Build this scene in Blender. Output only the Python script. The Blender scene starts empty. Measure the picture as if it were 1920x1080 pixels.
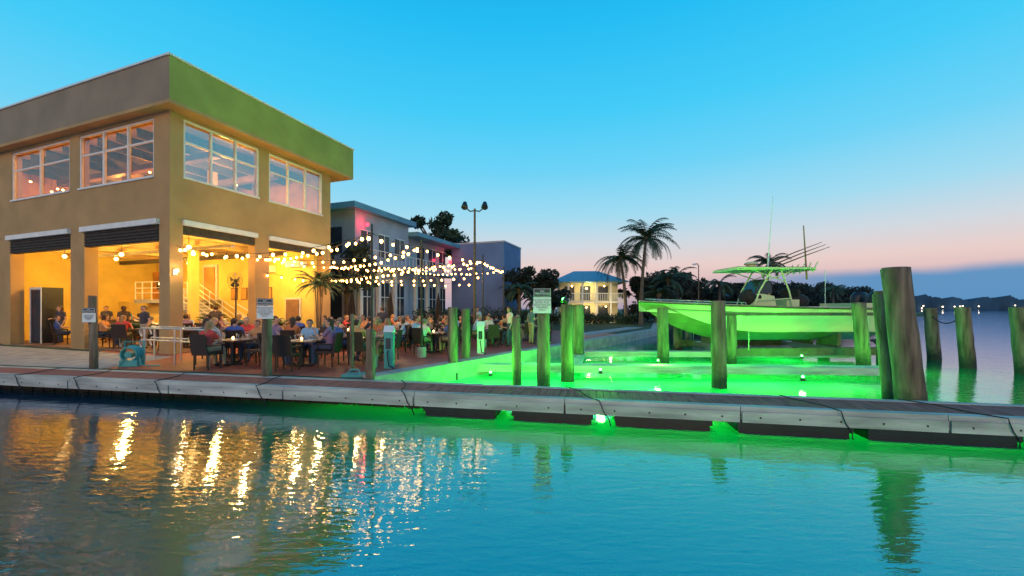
import bpy, math, random
import numpy as np
from mathutils import Vector, Matrix
random.seed(7); rng=np.random.default_rng(7)
scene=bpy.context.scene
scene.view_settings.view_transform='Standard'; scene.view_settings.look='None'; scene.view_settings.exposure=0
R=math.radians
def s2l(c): return tuple(((x/255)/12.92 if x/255<=.04045 else ((x/255+.055)/1.055)**2.4) for x in c)
# ------------------------------------------------------------ materials
def newmat(name):
    m=bpy.data.materials.new(name); m.use_nodes=True
    nt=m.node_tree; b=nt.nodes['Principled BSDF']
    return m,nt,b
def mat(name,col,rough=.6,var=.25,scale=4,metal=0,bump=0,bscale=30,stretch=None,spec=.4):
    m,nt,b=newmat(name); N=nt.nodes; Lk=nt.links
    tc=N.new('ShaderNodeTexCoord'); mp=N.new('ShaderNodeMapping')
    if stretch: mp.inputs['Scale'].default_value=stretch
    Lk.new(tc.outputs['Object'],mp.inputs['Vector'])
    no=N.new('ShaderNodeTexNoise'); no.inputs['Scale'].default_value=scale; no.inputs['Detail'].default_value=5
    Lk.new(mp.outputs[0],no.inputs['Vector'])
    r=N.new('ShaderNodeValToRGB')
    lo=tuple(max(0,c*(1-var)) for c in col)+(1,); hi=tuple(min(1,c*(1+var)) for c in col)+(1,)
    r.color_ramp.elements[0].color=lo; r.color_ramp.elements[1].color=hi
    r.color_ramp.elements[0].position=.3; r.color_ramp.elements[1].position=.7
    Lk.new(no.outputs['Fac'],r.inputs[0]); Lk.new(r.outputs[0],b.inputs['Base Color'])
    b.inputs['Roughness'].default_value=rough; b.inputs['Metallic'].default_value=metal
    b.inputs['Specular IOR Level'].default_value=spec
    if bump>0:
        n2=N.new('ShaderNodeTexNoise'); n2.inputs['Scale'].default_value=bscale; n2.inputs['Detail'].default_value=4
        Lk.new(mp.outputs[0],n2.inputs['Vector'])
        bp=N.new('ShaderNodeBump'); bp.inputs['Distance'].default_value=bump; bp.inputs['Strength'].default_value=.7
        Lk.new(n2.outputs['Fac'],bp.inputs['Height']); Lk.new(bp.outputs[0],b.inputs['Normal'])
    return m
def emis(name,col,st):
    m,nt,b=newmat(name)
    b.inputs['Base Color'].default_value=(*col,1); b.inputs['Emission Color'].default_value=(*col,1)
    b.inputs['Emission Strength'].default_value=st
    return m
def glassmat(name,refl=.18,tint=(.9,.95,1)):
    m,nt,b=newmat(name); N=nt.nodes; Lk=nt.links; N.remove(b)
    t=N.new('ShaderNodeBsdfTransparent'); t.inputs[0].default_value=(*tint,1)
    g=N.new('ShaderNodeBsdfGlossy'); g.inputs['Roughness'].default_value=.02; g.inputs[0].default_value=(1,1,1,1)
    f=N.new('ShaderNodeFresnel'); f.inputs[0].default_value=1.45
    a=N.new('ShaderNodeMath'); a.operation='ADD'; a.use_clamp=True; a.inputs[1].default_value=refl
    mx=N.new('ShaderNodeMixShader'); Lk.new(f.outputs[0],a.inputs[0]); Lk.new(a.outputs[0],mx.inputs[0])
    Lk.new(t.outputs[0],mx.inputs[1]); Lk.new(g.outputs[0],mx.inputs[2]); Lk.new(mx.outputs[0],N['Material Output'].inputs[0])
    return m
M={}
M['stucco']=mat('stucco_tan',(.43,.26,.105),.9,.14,.8,bump=.004,bscale=60)
M['stucco_d']=mat('stucco_taupe',(.27,.205,.13),.9,.14,.8,bump=.004,bscale=60)
M['stucco_greenlit']=mat('stucco_green_light_tint',(.29,.29,.07),.9,.14,.8,bump=.004,bscale=60)  # green light spill on the side fascia, put into its colour
M['white']=mat('white_paint',(.72,.72,.68),.5,.06,3)
M['trim']=mat('white_metal_trim',(.7,.68,.62),.4,.08,3)
M['dark']=mat('dark_fabric',(.025,.022,.02),.8,.3,6)
M['shade']=mat('rolled_shade_fabric',(.05,.04,.03),.8,.3,6,bump=.01,bscale=6)
M['black']=mat('black_metal',(.02,.02,.022),.4,.2,6)
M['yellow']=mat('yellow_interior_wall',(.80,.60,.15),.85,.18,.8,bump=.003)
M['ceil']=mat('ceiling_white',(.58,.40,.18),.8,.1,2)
M['woodfloor']=mat('interior_floor',(.25,.13,.07),.5,.2,3)
M['steel']=mat('brushed_steel',(.6,.6,.6),.3,.1,8,metal=.9)
M['concrete']=mat('concrete',(.33,.33,.30),.85,.25,2.5,bump=.004,bscale=25)
M['whaler']=mat('dock_edge_beam',(.40,.41,.36),.75,.38,3,bump=.005,bscale=20,stretch=(.3,2,2))
M['rubber']=mat('black_float_plastic',(.012,.013,.014),.5,.3,3)
M['wicker']=mat('dark_wicker',(.035,.022,.018),.6,.35,60,bump=.003,bscale=120)
M['tabletop']=mat('table_top',(.16,.07,.04),.35,.2,5)
M['rope']=mat('rope',(.02,.02,.022),.9,.3,30)
M['teal']=mat('teal_plastic',(.05,.32,.32),.4,.1,4)
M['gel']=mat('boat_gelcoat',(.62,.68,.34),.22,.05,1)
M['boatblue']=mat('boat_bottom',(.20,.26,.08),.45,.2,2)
M['grass']=mat('grass_lawn',(.035,.075,.03),.95,.5,1.2,bump=.03,bscale=18)
M['leaf']=mat('foliage',(.028,.055,.03),.8,.5,.8)
M['leafd']=mat('foliage_dark',(.016,.03,.026),.85,.5,.5)
M['leafp']=mat('palm_foliage',(.03,.06,.028),.7,.4,1)
M['trunk']=mat('bark',(.11,.085,.06),.9,.3,6,bump=.01,bscale=20)
M['bluewall']=mat('blue_grey_stucco',(.36,.38,.44),.9,.15,.8)
M['bluewall2']=mat('blue_wall',(.12,.19,.36),.9,.22,.35)
M['roofmetal']=mat('blue_metal_roof',(.12,.28,.38),.5,.2,2,stretch=(6,.3,1))
M['cream']=mat('cream_siding',(.62,.55,.36),.8,.08,2)
M['farland']=mat('haze_tinted_foliage',(.022,.062,.105),.95,.5,.02)  # blue of the distance haze mixed into the foliage colour
M['skin']=mat('skin',(.55,.30,.20),.55,.06,10)
M['hair']=mat('hair_brown',(.05,.025,.015),.6,.3,30)
M['hairb']=mat('hair_blonde',(.32,.18,.08),.6,.3,30)
M['hairg']=mat('hair_grey',(.18,.15,.13),.6,.2,30)
M['shoe']=mat('shoe_leather',(.03,.02,.02),.5,.2,8)
M['lip']=mat('lip',(.35,.08,.07),.5,.1,8)
M['eye']=mat('eye_dark',(.02,.015,.01),.3,.1,8)
M['denim']=mat('trousers_denim',(.05,.07,.13),.85,.2,20)
M['khaki']=mat('trousers_khaki',(.35,.27,.17),.85,.1,20)
M['grilldark']=mat('window_dark',(.03,.04,.06),.15,.2,1)
M['signw']=mat('sign_white',(.72,.74,.72),.5,.04,5)
M['signk']=mat('sign_black',(.03,.05,.06),.5,.1,5)
M['orange']=mat('orange_wall',(.62,.30,.08),.8,.3,1.0)
shirts=[mat('shirt_%d'%i,c,.85,.1,15) for i,c in enumerate([(.55,.16,.05),(.3,.45,.6),(.7,.62,.5),(.06,.05,.06),(.08,.12,.35),(.55,.06,.05),(.6,.30,.22),(.08,.16,.18),(.55,.25,.10),(.25,.15,.25)])]
M['bulb']=emis('warm_bulb',(1,.48,.12),19)
M['bulbi']=emis('interior_lamp',(1,.58,.18),12)
M['redlamp']=emis('red_lamp',(1,.02,.04),8)
M['greenlamp']=emis('green_lamp',(.15,1,.25),8)
M['farlamp']=emis('distant_lamp',(1,.75,.45),9)
M['glass']=glassmat('window_glass',.01,(1,.93,.85))
M['glassr']=glassmat('window_glass_side',.32)
def pile_mat():
    m=mat('weathered_pile_wood',(.17,.125,.08),.9,.6,3,bump=.03,bscale=9,stretch=(2.5,2.5,.35))
    nt=m.node_tree;N=nt.nodes;Lk=nt.links;b=N['Principled BSDF']
    src=b.inputs['Base Color'].links[0].from_socket
    g=N.new('ShaderNodeNewGeometry'); sp=N.new('ShaderNodeSeparateXYZ'); Lk.new(g.outputs['Position'],sp.inputs[0])
    nn=N.new('ShaderNodeTexNoise'); nn.inputs['Scale'].default_value=7; Lk.new(g.outputs['Position'],nn.inputs['Vector'])
    aa=N.new('ShaderNodeMath'); aa.operation='MULTIPLY_ADD'; aa.inputs[1].default_value=-.5; Lk.new(nn.outputs[0],aa.inputs[0]); Lk.new(sp.outputs[2],aa.inputs[2])
    mr=N.new('ShaderNodeMapRange'); mr.inputs[1].default_value=-.05; mr.inputs[2].default_value=.35; mr.inputs[3].default_value=1; mr.inputs[4].default_value=0
    Lk.new(aa.outputs[0],mr.inputs[0])
    mx=N.new('ShaderNodeMix'); mx.data_type='RGBA'; Lk.new(mr.outputs[0],mx.inputs['Factor'])
    Lk.new(src,mx.inputs[6]); mx.inputs[7].default_value=(.03,.035,.025,1); Lk.new(mx.outputs[2],b.inputs['Base Color'])
    return m
M['pile']=pile_mat()
def paver_mat():
    m,nt,b=newmat('red_brick_pavers');N=nt.nodes;Lk=nt.links
    tc=N.new('ShaderNodeTexCoord'); br=N.new('ShaderNodeTexBrick'); Lk.new(tc.outputs['Object'],br.inputs['Vector'])
    br.inputs['Scale'].default_value=1; br.inputs['Brick Width'].default_value=.22; br.inputs['Row Height'].default_value=.11
    br.inputs['Mortar Size'].default_value=.006
    br.inputs['Color1'].default_value=(.60,.12,.055,1); br.inputs['Color2'].default_value=(.42,.08,.045,1); br.inputs['Mortar'].default_value=(.16,.06,.05,1)
    no=N.new('ShaderNodeTexNoise'); no.inputs['Scale'].default_value=.9; no.inputs['Detail'].default_value=5; Lk.new(tc.outputs['Object'],no.inputs['Vector'])
    r=N.new('ShaderNodeValToRGB'); r.color_ramp.elements[0].color=(.6,.6,.6,1); r.color_ramp.elements[1].color=(1,1,1,1); r.color_ramp.elements[0].position=.35; r.color_ramp.elements[1].position=.65; Lk.new(no.outputs[0],r.inputs[0])
    mx=N.new('ShaderNodeMix'); mx.data_type='RGBA'; mx.blend_type='MULTIPLY'; mx.inputs['Factor'].default_value=1
    Lk.new(br.outputs[0],mx.inputs[6]); Lk.new(r.outputs[0],mx.inputs[7]); Lk.new(mx.outputs[2],b.inputs['Base Color']); b.inputs['Roughness'].default_value=.55
    bp=N.new('ShaderNodeBump'); bp.inputs['Distance'].default_value=.004; Lk.new(br.outputs['Fac'],bp.inputs['Height']); bp.invert=True
    Lk.new(bp.outputs[0],b.inputs['Normal'])
    return m
M['paver']=paver_mat()
M['board']=mat('dock_boards',(.30,.10,.075),.8,.4,2,bump=.004,bscale=20,stretch=(6,1,1))
def water_mat():
    m,nt,b=newmat('water');N=nt.nodes;Lk=nt.links;N.remove(b)
    g=N.new('ShaderNodeNewGeometry')
    mp=N.new('ShaderNodeMapping'); mp.inputs['Scale'].default_value=(.42,1.3,1); mp.inputs['Rotation'].default_value=(0,0,R(5)); Lk.new(g.outputs['Position'],mp.inputs[0])
    n1=N.new('ShaderNodeTexNoise'); n1.inputs['Scale'].default_value=7.0; n1.inputs['Detail'].default_value=3; n1.inputs['Distortion'].default_value=.3; Lk.new(mp.outputs[0],n1.inputs[0])
    n2=N.new('ShaderNodeTexNoise'); n2.inputs['Scale'].default_value=1.8; n2.inputs['Detail'].default_value=2; Lk.new(mp.outputs[0],n2.inputs[0])
    b2=N.new('ShaderNodeBump'); b2.inputs['Distance'].default_value=.006; b2.inputs['Strength'].default_value=1; Lk.new(n2.outputs[0],b2.inputs['Height'])
    b1=N.new('ShaderNodeBump'); b1.inputs['Distance'].default_value=.0062; b1.inputs['Strength'].default_value=1; Lk.new(n1.outputs[0],b1.inputs['Height']); Lk.new(b2.outputs[0],b1.inputs['Normal'])
    gl=N.new('ShaderNodeBsdfGlossy'); gl.inputs[0].default_value=(.76,.84,1,1); gl.inputs['Roughness'].default_value=.022; Lk.new(b1.outputs[0],gl.inputs['Normal'])
    df=N.new('ShaderNodeBsdfDiffuse'); df.inputs[0].default_value=(.001,.018,.06,1)
    tr=N.new('ShaderNodeBsdfTranslucent'); tr.inputs[0].default_value=(.10,.85,.40,1)
    ad=N.new('ShaderNodeAddShader'); Lk.new(df.outputs[0],ad.inputs[0]); Lk.new(tr.outputs[0],ad.inputs[1])
    fr=N.new('ShaderNodeFresnel'); fr.inputs[0].default_value=1.4; Lk.new(b1.outputs[0],fr.inputs['Normal'])
    ma=N.new('ShaderNodeMath'); ma.operation='MULTIPLY_ADD'; ma.inputs[1].default_value=.62; ma.inputs[2].default_value=.36; ma.use_clamp=True
    Lk.new(fr.outputs[0],ma.inputs[0])
    mx=N.new('ShaderNodeMixShader'); Lk.new(ma.outputs[0],mx.inputs[0]); Lk.new(ad.outputs[0],mx.inputs[1]); Lk.new(gl.outputs[0],mx.inputs[2])
    Lk.new(mx.outputs[0],N['Material Output'].inputs[0])
    return m
M['water']=water_mat()
M['bed']=mat('seabed_mud',(.03,.04,.03),.95,.3,1)
# ------------------------------------------------------------ mesh builder
class MB:
    def __init__(s): s.v=[];s.f=[];s.mi=[];s.sm=[];s.mats=[]
    def idx(s,m):
        if isinstance(m,str): m=M[m]
        if m not in s.mats: s.mats.append(m)
        return s.mats.index(m)
    def add(s,vs,fs,m,smooth=False):
        o=len(s.v); i=s.idx(m); s.v+= [tuple(v) for v in vs]
        for f in fs: s.f.append(tuple(a+o for a in f)); s.mi.append(i); s.sm.append(smooth)
    def box(s,x0,x1,y0,y1,z0,z1,m,b=0):
        if x0>x1:x0,x1=x1,x0
        if y0>y1:y0,y1=y1,y0
        if z0>z1:z0,z1=z1,z0
        s.add([(x0,y0,z0),(x1,y0,z0),(x1,y1,z0),(x0,y1,z0),(x0,y0,z1),(x1,y0,z1),(x1,y1,z1),(x0,y1,z1)],
          [(0,3,2,1),(4,5,6,7),(0,1,5,4),(1,2,6,5),(2,3,7,6),(3,0,4,7)],m)
    def prism(s,pts,z0,z1,m):
        n=len(pts); s.add([(p[0],p[1],z0) for p in pts]+[(p[0],p[1],z1) for p in pts],
          [tuple(range(n))[::-1],tuple(range(n,2*n))]+[(i,(i+1)%n,n+(i+1)%n,n+i) for i in range(n)],m)
    def tube(s,pts,rad,m,n=8,cap=True,smooth=True):
        pts=[Vector(p) for p in pts]
        if not hasattr(rad,'__len__'): rad=[rad]*len(pts)
        vs=[];fs=[]
        d0=(pts[1]-pts[0]).normalized()
        a=d0.orthogonal().normalized()
        for i,p in enumerate(pts):
            d=(pts[min(i+1,len(pts)-1)]-pts[max(i-1,0)]).normalized()
            a=(a-d*a.dot(d)).normalized(); b=d.cross(a)
            for k in range(n):
                t=2*math.pi*k/n; vs.append(p+(a*math.cos(t)+b*math.sin(t))*rad[i])
        for i in range(len(pts)-1):
            for k in range(n): fs.append((i*n+k,i*n+(k+1)%n,(i+1)*n+(k+1)%n,(i+1)*n+k))
        s.add(vs,fs,m,smooth)
        if cap:
            s.add(vs[:n],[tuple(range(n))[::-1]],m); s.add(vs[-n:],[tuple(range(n))],m)
    def sph(s,c,r,m,nu=10,nv=6):
        if not hasattr(r,'__len__'): r=(r,r,r)
        vs=[(c[0],c[1],c[2]-r[2])];fs=[]
        for j in range(1,nv):
            p=-math.pi/2+math.pi*j/nv
            for i in range(nu):
                t=2*math.pi*i/nu; vs.append((c[0]+r[0]*math.cos(p)*math.cos(t),c[1]+r[1]*math.cos(p)*math.sin(t),c[2]+r[2]*math.sin(p)))
        vs.append((c[0],c[1],c[2]+r[2])); L=len(vs)-1
        for i in range(nu):
            fs.append((0,1+(i+1)%nu,1+i)); fs.append((L,1+(nv-2)*nu+i,1+(nv-2)*nu+(i+1)%nu))
            for j in range(nv-2): a=1+j*nu; fs.append((a+i,a+(i+1)%nu,a+nu+(i+1)%nu,a+nu+i))
        s.add(vs,fs,m,True)
    def mesh(s,name):
        me=bpy.data.meshes.new(name); me.from_pydata(s.v,[],s.f)
        for m in s.mats: me.materials.append(m)
        me.polygons.foreach_set('material_index',s.mi); me.polygons.foreach_set('use_smooth',s.sm); me.update(); return me
    def obj(s,name,parent=None,loc=(0,0,0),rot=0):
        o=bpy.data.objects.new(name,s.mesh(name)); scene.collection.objects.link(o)
        o.location=loc; o.rotation_euler=(0,0,rot)
        if parent: o.parent=parent
        return o
def empty(name,loc=(0,0,0),rot=0):
    o=bpy.data.objects.new(name,None); scene.collection.objects.link(o); o.location=loc; o.rotation_euler=(0,0,rot); o.empty_display_size=.2; return o
def inst(name,me,loc,rot=0,sc=1):
    o=bpy.data.objects.new(name,me); scene.collection.objects.link(o); o.location=loc; o.rotation_euler=(0,0,rot); o.scale=(sc,)*3; return o
def plight(name,loc,col,power,r=.08,parent=None):
    l=bpy.data.lights.new(name,'POINT'); l.color=col; l.energy=power; l.shadow_soft_size=r
    o=bpy.data.objects.new(name,l); scene.collection.objects.link(o); o.location=loc
    if parent: o.parent=parent
    return o
HZ=.45   # patio level above water
# ------------------------------------------------------------ camera
cd=bpy.data.cameras.new('camera'); cam=bpy.data.objects.new('camera',cd); scene.collection.objects.link(cam)
cam.location=(0,0,2.15); cam.rotation_euler=(R(90),0,0); cd.sensor_width=36; cd.lens=14.06; cd.shift_y=.0193; cd.clip_end=8000; cd.clip_start=.1
scene.camera=cam
# ------------------------------------------------------------ world
w=bpy.data.worlds.new('World'); scene.world=w; w.use_nodes=True
N=w.node_tree.nodes; Lk=w.node_tree.links; bg=N['Background']; bg.inputs[1].default_value=1.0
tc=N.new('ShaderNodeTexCoord'); sp=N.new('ShaderNodeSeparateXYZ'); Lk.new(tc.outputs['Generated'],sp.inputs[0])
rp=N.new('ShaderNodeValToRGB'); rp.color_ramp.interpolation='LINEAR'
stops=[(0,(172,160,178)),(.05,(218,182,184)),(.10,(232,206,202)),(.15,(208,216,224)),(.22,(160,218,240)),(.32,(108,210,246)),(.43,(68,203,247)),(.58,(34,188,243)),(.8,(6,138,214)),(1,(4,90,170))]
el=rp.color_ramp.elements
for i,(p,c) in enumerate(stops):
    e=el[i] if i<2 else el.new(p)
    e.position=p; e.color=(*s2l(c),1)
Lk.new(sp.outputs[2],rp.inputs[0])
nz=N.new('ShaderNodeTexNoise'); nz.inputs['Scale'].default_value=5; nz.inputs['Detail'].default_value=4; Lk.new(tc.outputs['Generated'],nz.inputs['Vector'])
za=N.new('ShaderNodeMath'); za.operation='MULTIPLY_ADD'; za.inputs[1].default_value=.03; Lk.new(nz.outputs['Fac'],za.inputs[0]); Lk.new(sp.outputs[2],za.inputs[2])
m1=N.new('ShaderNodeMapRange'); m1.interpolation_type='SMOOTHSTEP'
for i,v in zip((1,2,3,4),(.070,.094,1,0)): m1.inputs[i].default_value=v
Lk.new(za.outputs[0],m1.inputs[0])
m2=N.new('ShaderNodeMapRange'); m2.interpolation_type='SMOOTHSTEP'
for i,v in zip((1,2,3,4),(.36,.68,0,.97)): m2.inputs[i].default_value=v
Lk.new(sp.outputs[0],m2.inputs[0])
mm=N.new('ShaderNodeMath'); mm.operation='MULTIPLY'; Lk.new(m1.outputs[0],mm.inputs[0]); Lk.new(m2.outputs[0],mm.inputs[1])
mx=N.new('ShaderNodeMix'); mx.data_type='RGBA'; Lk.new(mm.outputs[0],mx.inputs['Factor']); Lk.new(rp.outputs[0],mx.inputs[6]); mx.inputs[7].default_value=(*s2l((88,146,194)),1)
sky=N.new('ShaderNodeTexSky'); sky.sky_type='NISHITA'; sky.sun_disc=False; sky.sun_elevation=R(3); sky.sun_rotation=R(200)
sc=N.new('ShaderNodeVectorMath'); sc.operation='SCALE'; sc.inputs['Scale'].default_value=.003; Lk.new(sky.outputs[0],sc.inputs[0])
ad=N.new('ShaderNodeVectorMath'); ad.operation='ADD'; Lk.new(mx.outputs[2],ad.inputs[0]); Lk.new(sc.outputs[0],ad.inputs[1]); Lk.new(ad.outputs[0],bg.inputs[0])
# warm fill added from behind the camera to warm the front walls
sl=bpy.data.lights.new('warm_fill_sun','SUN'); sl.energy=.95; sl.color=(1,.50,.20); sl.angle=R(25); so=bpy.data.objects.new('warm_fill_sun',sl); scene.collection.objects.link(so)
so.rotation_euler=Vector((.10,.95,-.26)).to_track_quat('-Z','Y').to_euler()
# ------------------------------------------------------------ water + land
b=MB(); b.add([(-3000,-3000,0),(3000,-3000,0),(3000,4000,0),(-3000,4000,0)],[(0,1,2,3)],'water'); b.obj('water')
b=MB(); b.add([(-3500,-3500,-3),(3500,-3500,-3),(3500,4500,-3),(-3500,4500,-3)],[(0,1,2,3)],'bed'); b.obj('seabed')
land=[(-3.3,9.5),(11.2,31),(16,44),(38,60),(78,82),(150,140),(240,330),(-600,800),(-600,120),(-60,20.6)]
b=MB(); b.prism(land,-2,HZ,'grass'); b.obj('ground')
b=MB()
b.add([(-3.5,9.62,HZ+.004),(7.2,25.6,HZ+.004),(2,31,HZ+.004),(-16,30,HZ+.004),(-16,12.1,HZ+.004)],[(0,1,2,3,4)],'paver'); b.obj('patio_paving')
b=MB()
b.add([(-11.4,11.1,HZ+.008),(-11.7,13.8,HZ+.008),(-40,24,HZ+.008),(-40,16.9,HZ+.008)],[(0,1,2,3)],'concrete'); b.obj('sidewalk')
def strip(p0,p1,w0,w1,z0,z1,m,bb):
    p0=Vector((*p0,0)); p1=Vector((*p1,0)); dd=(p1-p0).normalized(); nn=Vector((-dd.y,dd.x,0))
    bb.prism([p0+nn*w0,p0+nn*w1,p1+nn*w1,p1+nn*w0][::-1],z0,z1,m)
b=MB(); strip((-3.3,9.5),(11.2,31),-.06,.42,.22,HZ+.07,'concrete',b); strip((-3.3,9.5),(11.2,31),-.02,.2,-1.5,.22,'concrete',b)
strip((11.2,31),(16,44),-.06,.42,.22,HZ+.07,'concrete',b); strip((11.2,31),(16,44),-.02,.2,-1.5,.22,'concrete',b)
b.obj('seawall')
b=MB(); strip((5.2,24.2),(11.6,33.6),.6,1.9,HZ,HZ+.03,'concrete',b); b.obj('footpath')
# ------------------------------------------------------------ floating dock
DA=math.atan(-.196); dk=empty('floating_dock',(0,7.64,0),DA)
b=MB(); x=-26
while x<16:
    b.box(x+.004,x+.136,.16,.94,.40,.445+random.uniform(-.002,.002),'board'); x+=.14
b.obj('deck_boards',dk)
b=MB()
x=-26
while x<16:
    L=3.0
    b.box(x+.006,x+L-.006,0,.157,.33,.455,'whaler'); b.box(x+.006,x+L-.006,.943,1.10,.33,.455,'whaler')
    b.box(x+.02,x+L-.02,-.035,-.002,.19,.375,'whaler'); b.box(x+.02,x+L-.02,1.102,1.13,.19,.375,'whaler')
    b.box(x+.01,x+L-.01,.003,1.09,.22,.328,'concrete')
    for k in range(5): b.sph((x+.3+k*.6,-.037,.28),(.018,.008,.018),'black',6,4)
    x+=L
b.obj('edge_beams',dk)
b=MB()
def dl(px):
    k=(px-960)/750; Y=7.64/(1+.196*k); return (k*Y)/math.cos(DA)
for a,c in ((795,930),(960,1112),(1152,1335),(1382,1598),(1626,1915),(2010,2400)):
    x0,x1=dl(a),dl(c); b.box(x0+.03,x1-.03,.02,1.06,-.12,.215,'rubber'); b.box(x0,x1,-.03,1.1,.1,.19,'rubber')
b.obj('floats',dk)
b=MB(); 
for i in range(70):
    xx=-26+i*.38
    if xx<-1.6: b.box(xx,xx+.33,.5,.58,-1,.18,'dark')
b.obj('bulkhead_planks',dk)
for px in (20,120,270,465,715,1065,1535,1800):
    x0=dl(px); pts=[]; q=random.uniform(.3,.7)
    for t in np.linspace(0,1,12):
        y=1.12-1.2*t; pts.append((x0+q*t+.06*math.sin(t*6+q*9)-.1,y,.466))
    e=pts[-1][0]; pts+= [(e+.03,-.06,.40),(e+.08,-.06,.26),(e+.18,-.04,.12),(e+.22,0,-.1)]
    b=MB(); b.tube(pts,.009,'rope',6); o=b.obj('mooring_rope',None,(0,7.64,0),DA)
# ------------------------------------------------------------ piles
def pile(bx,by,tx,ty,zt,w,zb=-1.0,name='wooden_pile'):
    b=MB(); pts=[];rr=[]
    for i in range(13):
        t=i/12; pts.append((bx+(tx-bx)*t+random.uniform(-.008,.008),by+(ty-by)*t,zb+(zt-zb)*t)); rr.append(w/2*(1.06-.10*t)*random.uniform(.965,1.035))
    pts.append((pts[-1][0],pts[-1][1],zt+.02)); rr.append(w/2*.86)
    b.tube(pts,rr,'pile',16); return b.obj(name)
for (bx,by,tx,ty,zt,w) in [(-1.75,12.0,-1.78,12,2.15,.30),(.15,11.2,.12,11.2,1.88,.25),
    (1.64,11.7,1.60,11.7,2.23,.38),(2.6,15.6,2.6,15.6,2.25,.42),(5.78,15.2,5.72,15.2,2.13,.42),(8.0,19.4,8,19.4,1.8,.34),(9.7,22,9.7,22,2.0,.34),
    (5.62,10.8,5.56,10.8,2.32,.38),(14.5,18.6,14.5,18.6,2.0,.45),(12.65,14.3,12.4,14.3,2.32,.42),
    (7.98,7.85,7.62,7.95,2.93,.46),(8.15,8.5,7.80,8.5,2.42,.24),(8.4,8.8,8.1,8.8,2.5,.24),
    (17.4,16.4,17.15,16.4,2.12,.42),(16.4,14.3,16.1,14.3,2.15,.42),(16.75,13,16.45,13,2.15,.42)]:
    pile(bx,by,tx,ty,zt,w)
pile(-1.5,12.95,-1.5,12.95,2.1,.28,HZ); pile(-3.36,9.5,-3.36,9.5,1.62,.22,.3); pile(-4.2,10.5,-4.2,10.5,1.97,.10,HZ)
b=MB(); pts=[Vector((17.15,16.4,1.9)).lerp(Vector((16.1,14.3,1.9)),t)-Vector((0,0,.35*4*t*(1-t))) for t in np.linspace(0,1,10)]; b.tube(pts,.02,'rope',6); b.obj('mooring_rope')
def text(s,size,loc,parent,m,name='lettering'):
    c=bpy.data.curves.new(name,'FONT'); c.body=s; c.size=size; c.align_x='CENTER'; c.align_y='CENTER'; c.extrude=.001; c.materials.append(M[m]); c.space_line=.9
    o=bpy.data.objects.new(name,c); scene.collection.objects.link(o); o.location=loc; o.rotation_euler=(R(90),0,0); o.parent=parent
def sign(x,y,z0,z1,wd):
    g=empty('dock_sign',(x,y,0),math.atan2(-x,y)*.4); h=z1-z0; zs=z0+h*.66
    b=MB(); b.box(-wd/2,wd/2,-.012,.012,z0,zs-.01,'signw'); b.obj('panel',g)
    b=MB(); b.box(-wd/2,wd/2,-.012,.012,zs,z1,'signk'); b.box(-wd/2+.012,wd/2-.012,-.0145,-.0125,zs+.012,z1-.012,'signw'); b.box(-wd/2+.02,wd/2-.02,-.017,-.015,zs+.02,z1-.02,'signk'); b.obj('header_panel',g)
    b=MB(); b.box(-.03,.03,.014,.05,z0-.05,z1-.05,'black'); b.obj('bracket',g)
    text('NO\nTRESPASSING',wd*.145,(0,-.019,(zs+z1)/2),g,'signw')
    text('NO DOCKING\nDOCK FOR\nBOATHOUSE\nMEMBERS\nONLY',wd*.155 if wd>.3 else wd*.12,(0,-.015,(z0+zs)/2),g,'signk')
pile(.89,11.1,.87,11.1,2.05,.36); sign(.82,10.88,2.0,2.68,.48)
pile(-6.1,9.95,-6.1,9.95,2.17,.22,.3); sign(-6.05,9.8,1.88,2.38,.36)
pile(-11.7,11.2,-11.75,11.2,2.47,.18,.3); sign(-11.72,11.08,1.75,2.15,.28)
def catwalk(p0,p1,w,name='finger_pier'):
    p0=Vector((*p0,0)); p1=Vector((*p1,0)); L=(p1-p0).length; a=math.atan2(p1.y-p0.y,p1.x-p0.x)
    b=MB(); x=0
    while x<L: b.box(x+.004,x+.134,0,w,.30,.345,'whaler'); x+=.14
    b.box(0,L,-.03,-.003,.12,.34,'whaler'); b.box(0,L,w+.003,w+.03,.12,.34,'whaler')
    b.box(0,L,w*.4,w*.6,.14,.297,'pile')
    b.obj(name,None,(p0.x,p0.y,0),a)
catwalk((-1.3,12.75),(11.6,11.95),.5); catwalk((3.0,16.6),(14.2,16.2),.45)
catwalk((2.2,13.1),(3.0,16.55),.35)
# ------------------------------------------------------------ main restaurant building
TH=math.atan2(-.339,.941); CX,CY=-12.40,14.49
rb=empty('restaurant_building',(CX,CY,0),TH)
def L2W(x,y): return (CX+x*math.cos(TH)-y*math.sin(TH),CY+x*math.sin(TH)+y*math.cos(TH))
b=MB(); T=.32; Z1=5.32; ZW=6.97; ZT=9.2; ZS=9.32
S='stucco'
for x0,x1 in ((-.6,0),(-6.34,-5.34),(-11.9,-11.2)):
    b.box(x0,x1,0,.43,.2,Z1,S)
b.box(-26,-11.9,0.02,.43,.2,Z1,S)
b.box(-26,0,0,T,Z1,ZW,S)
for x0,x1 in ((-.91,0),(-6.42,-5.72),(-26,-11.07)): b.box(x0,x1,0,T,ZW,ZT,S)
b.box(-26,0,0,T,ZT,ZS,S)
for y0,y1 in ((3.28,3.95),(7.1,7.6)): b.box(-.43,0,y0,y1,.2,Z1,S)
b.box(-T,0,T,7.6,Z1,ZW,S)
for y0,y1 in ((T,.45),(3.46,3.95),(7.03,7.6)): b.box(-T,0,y0,y1,ZW,ZT,S)
b.box(-T,0,T,7.6,ZT,ZS,S)
b.box(-26,-T,7.3,7.6,.2,ZS,S)
b.obj('walls',rb)
b=MB()
b.box(-26,.65,-.38,8.6,ZS,ZS+.12,S)
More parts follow.
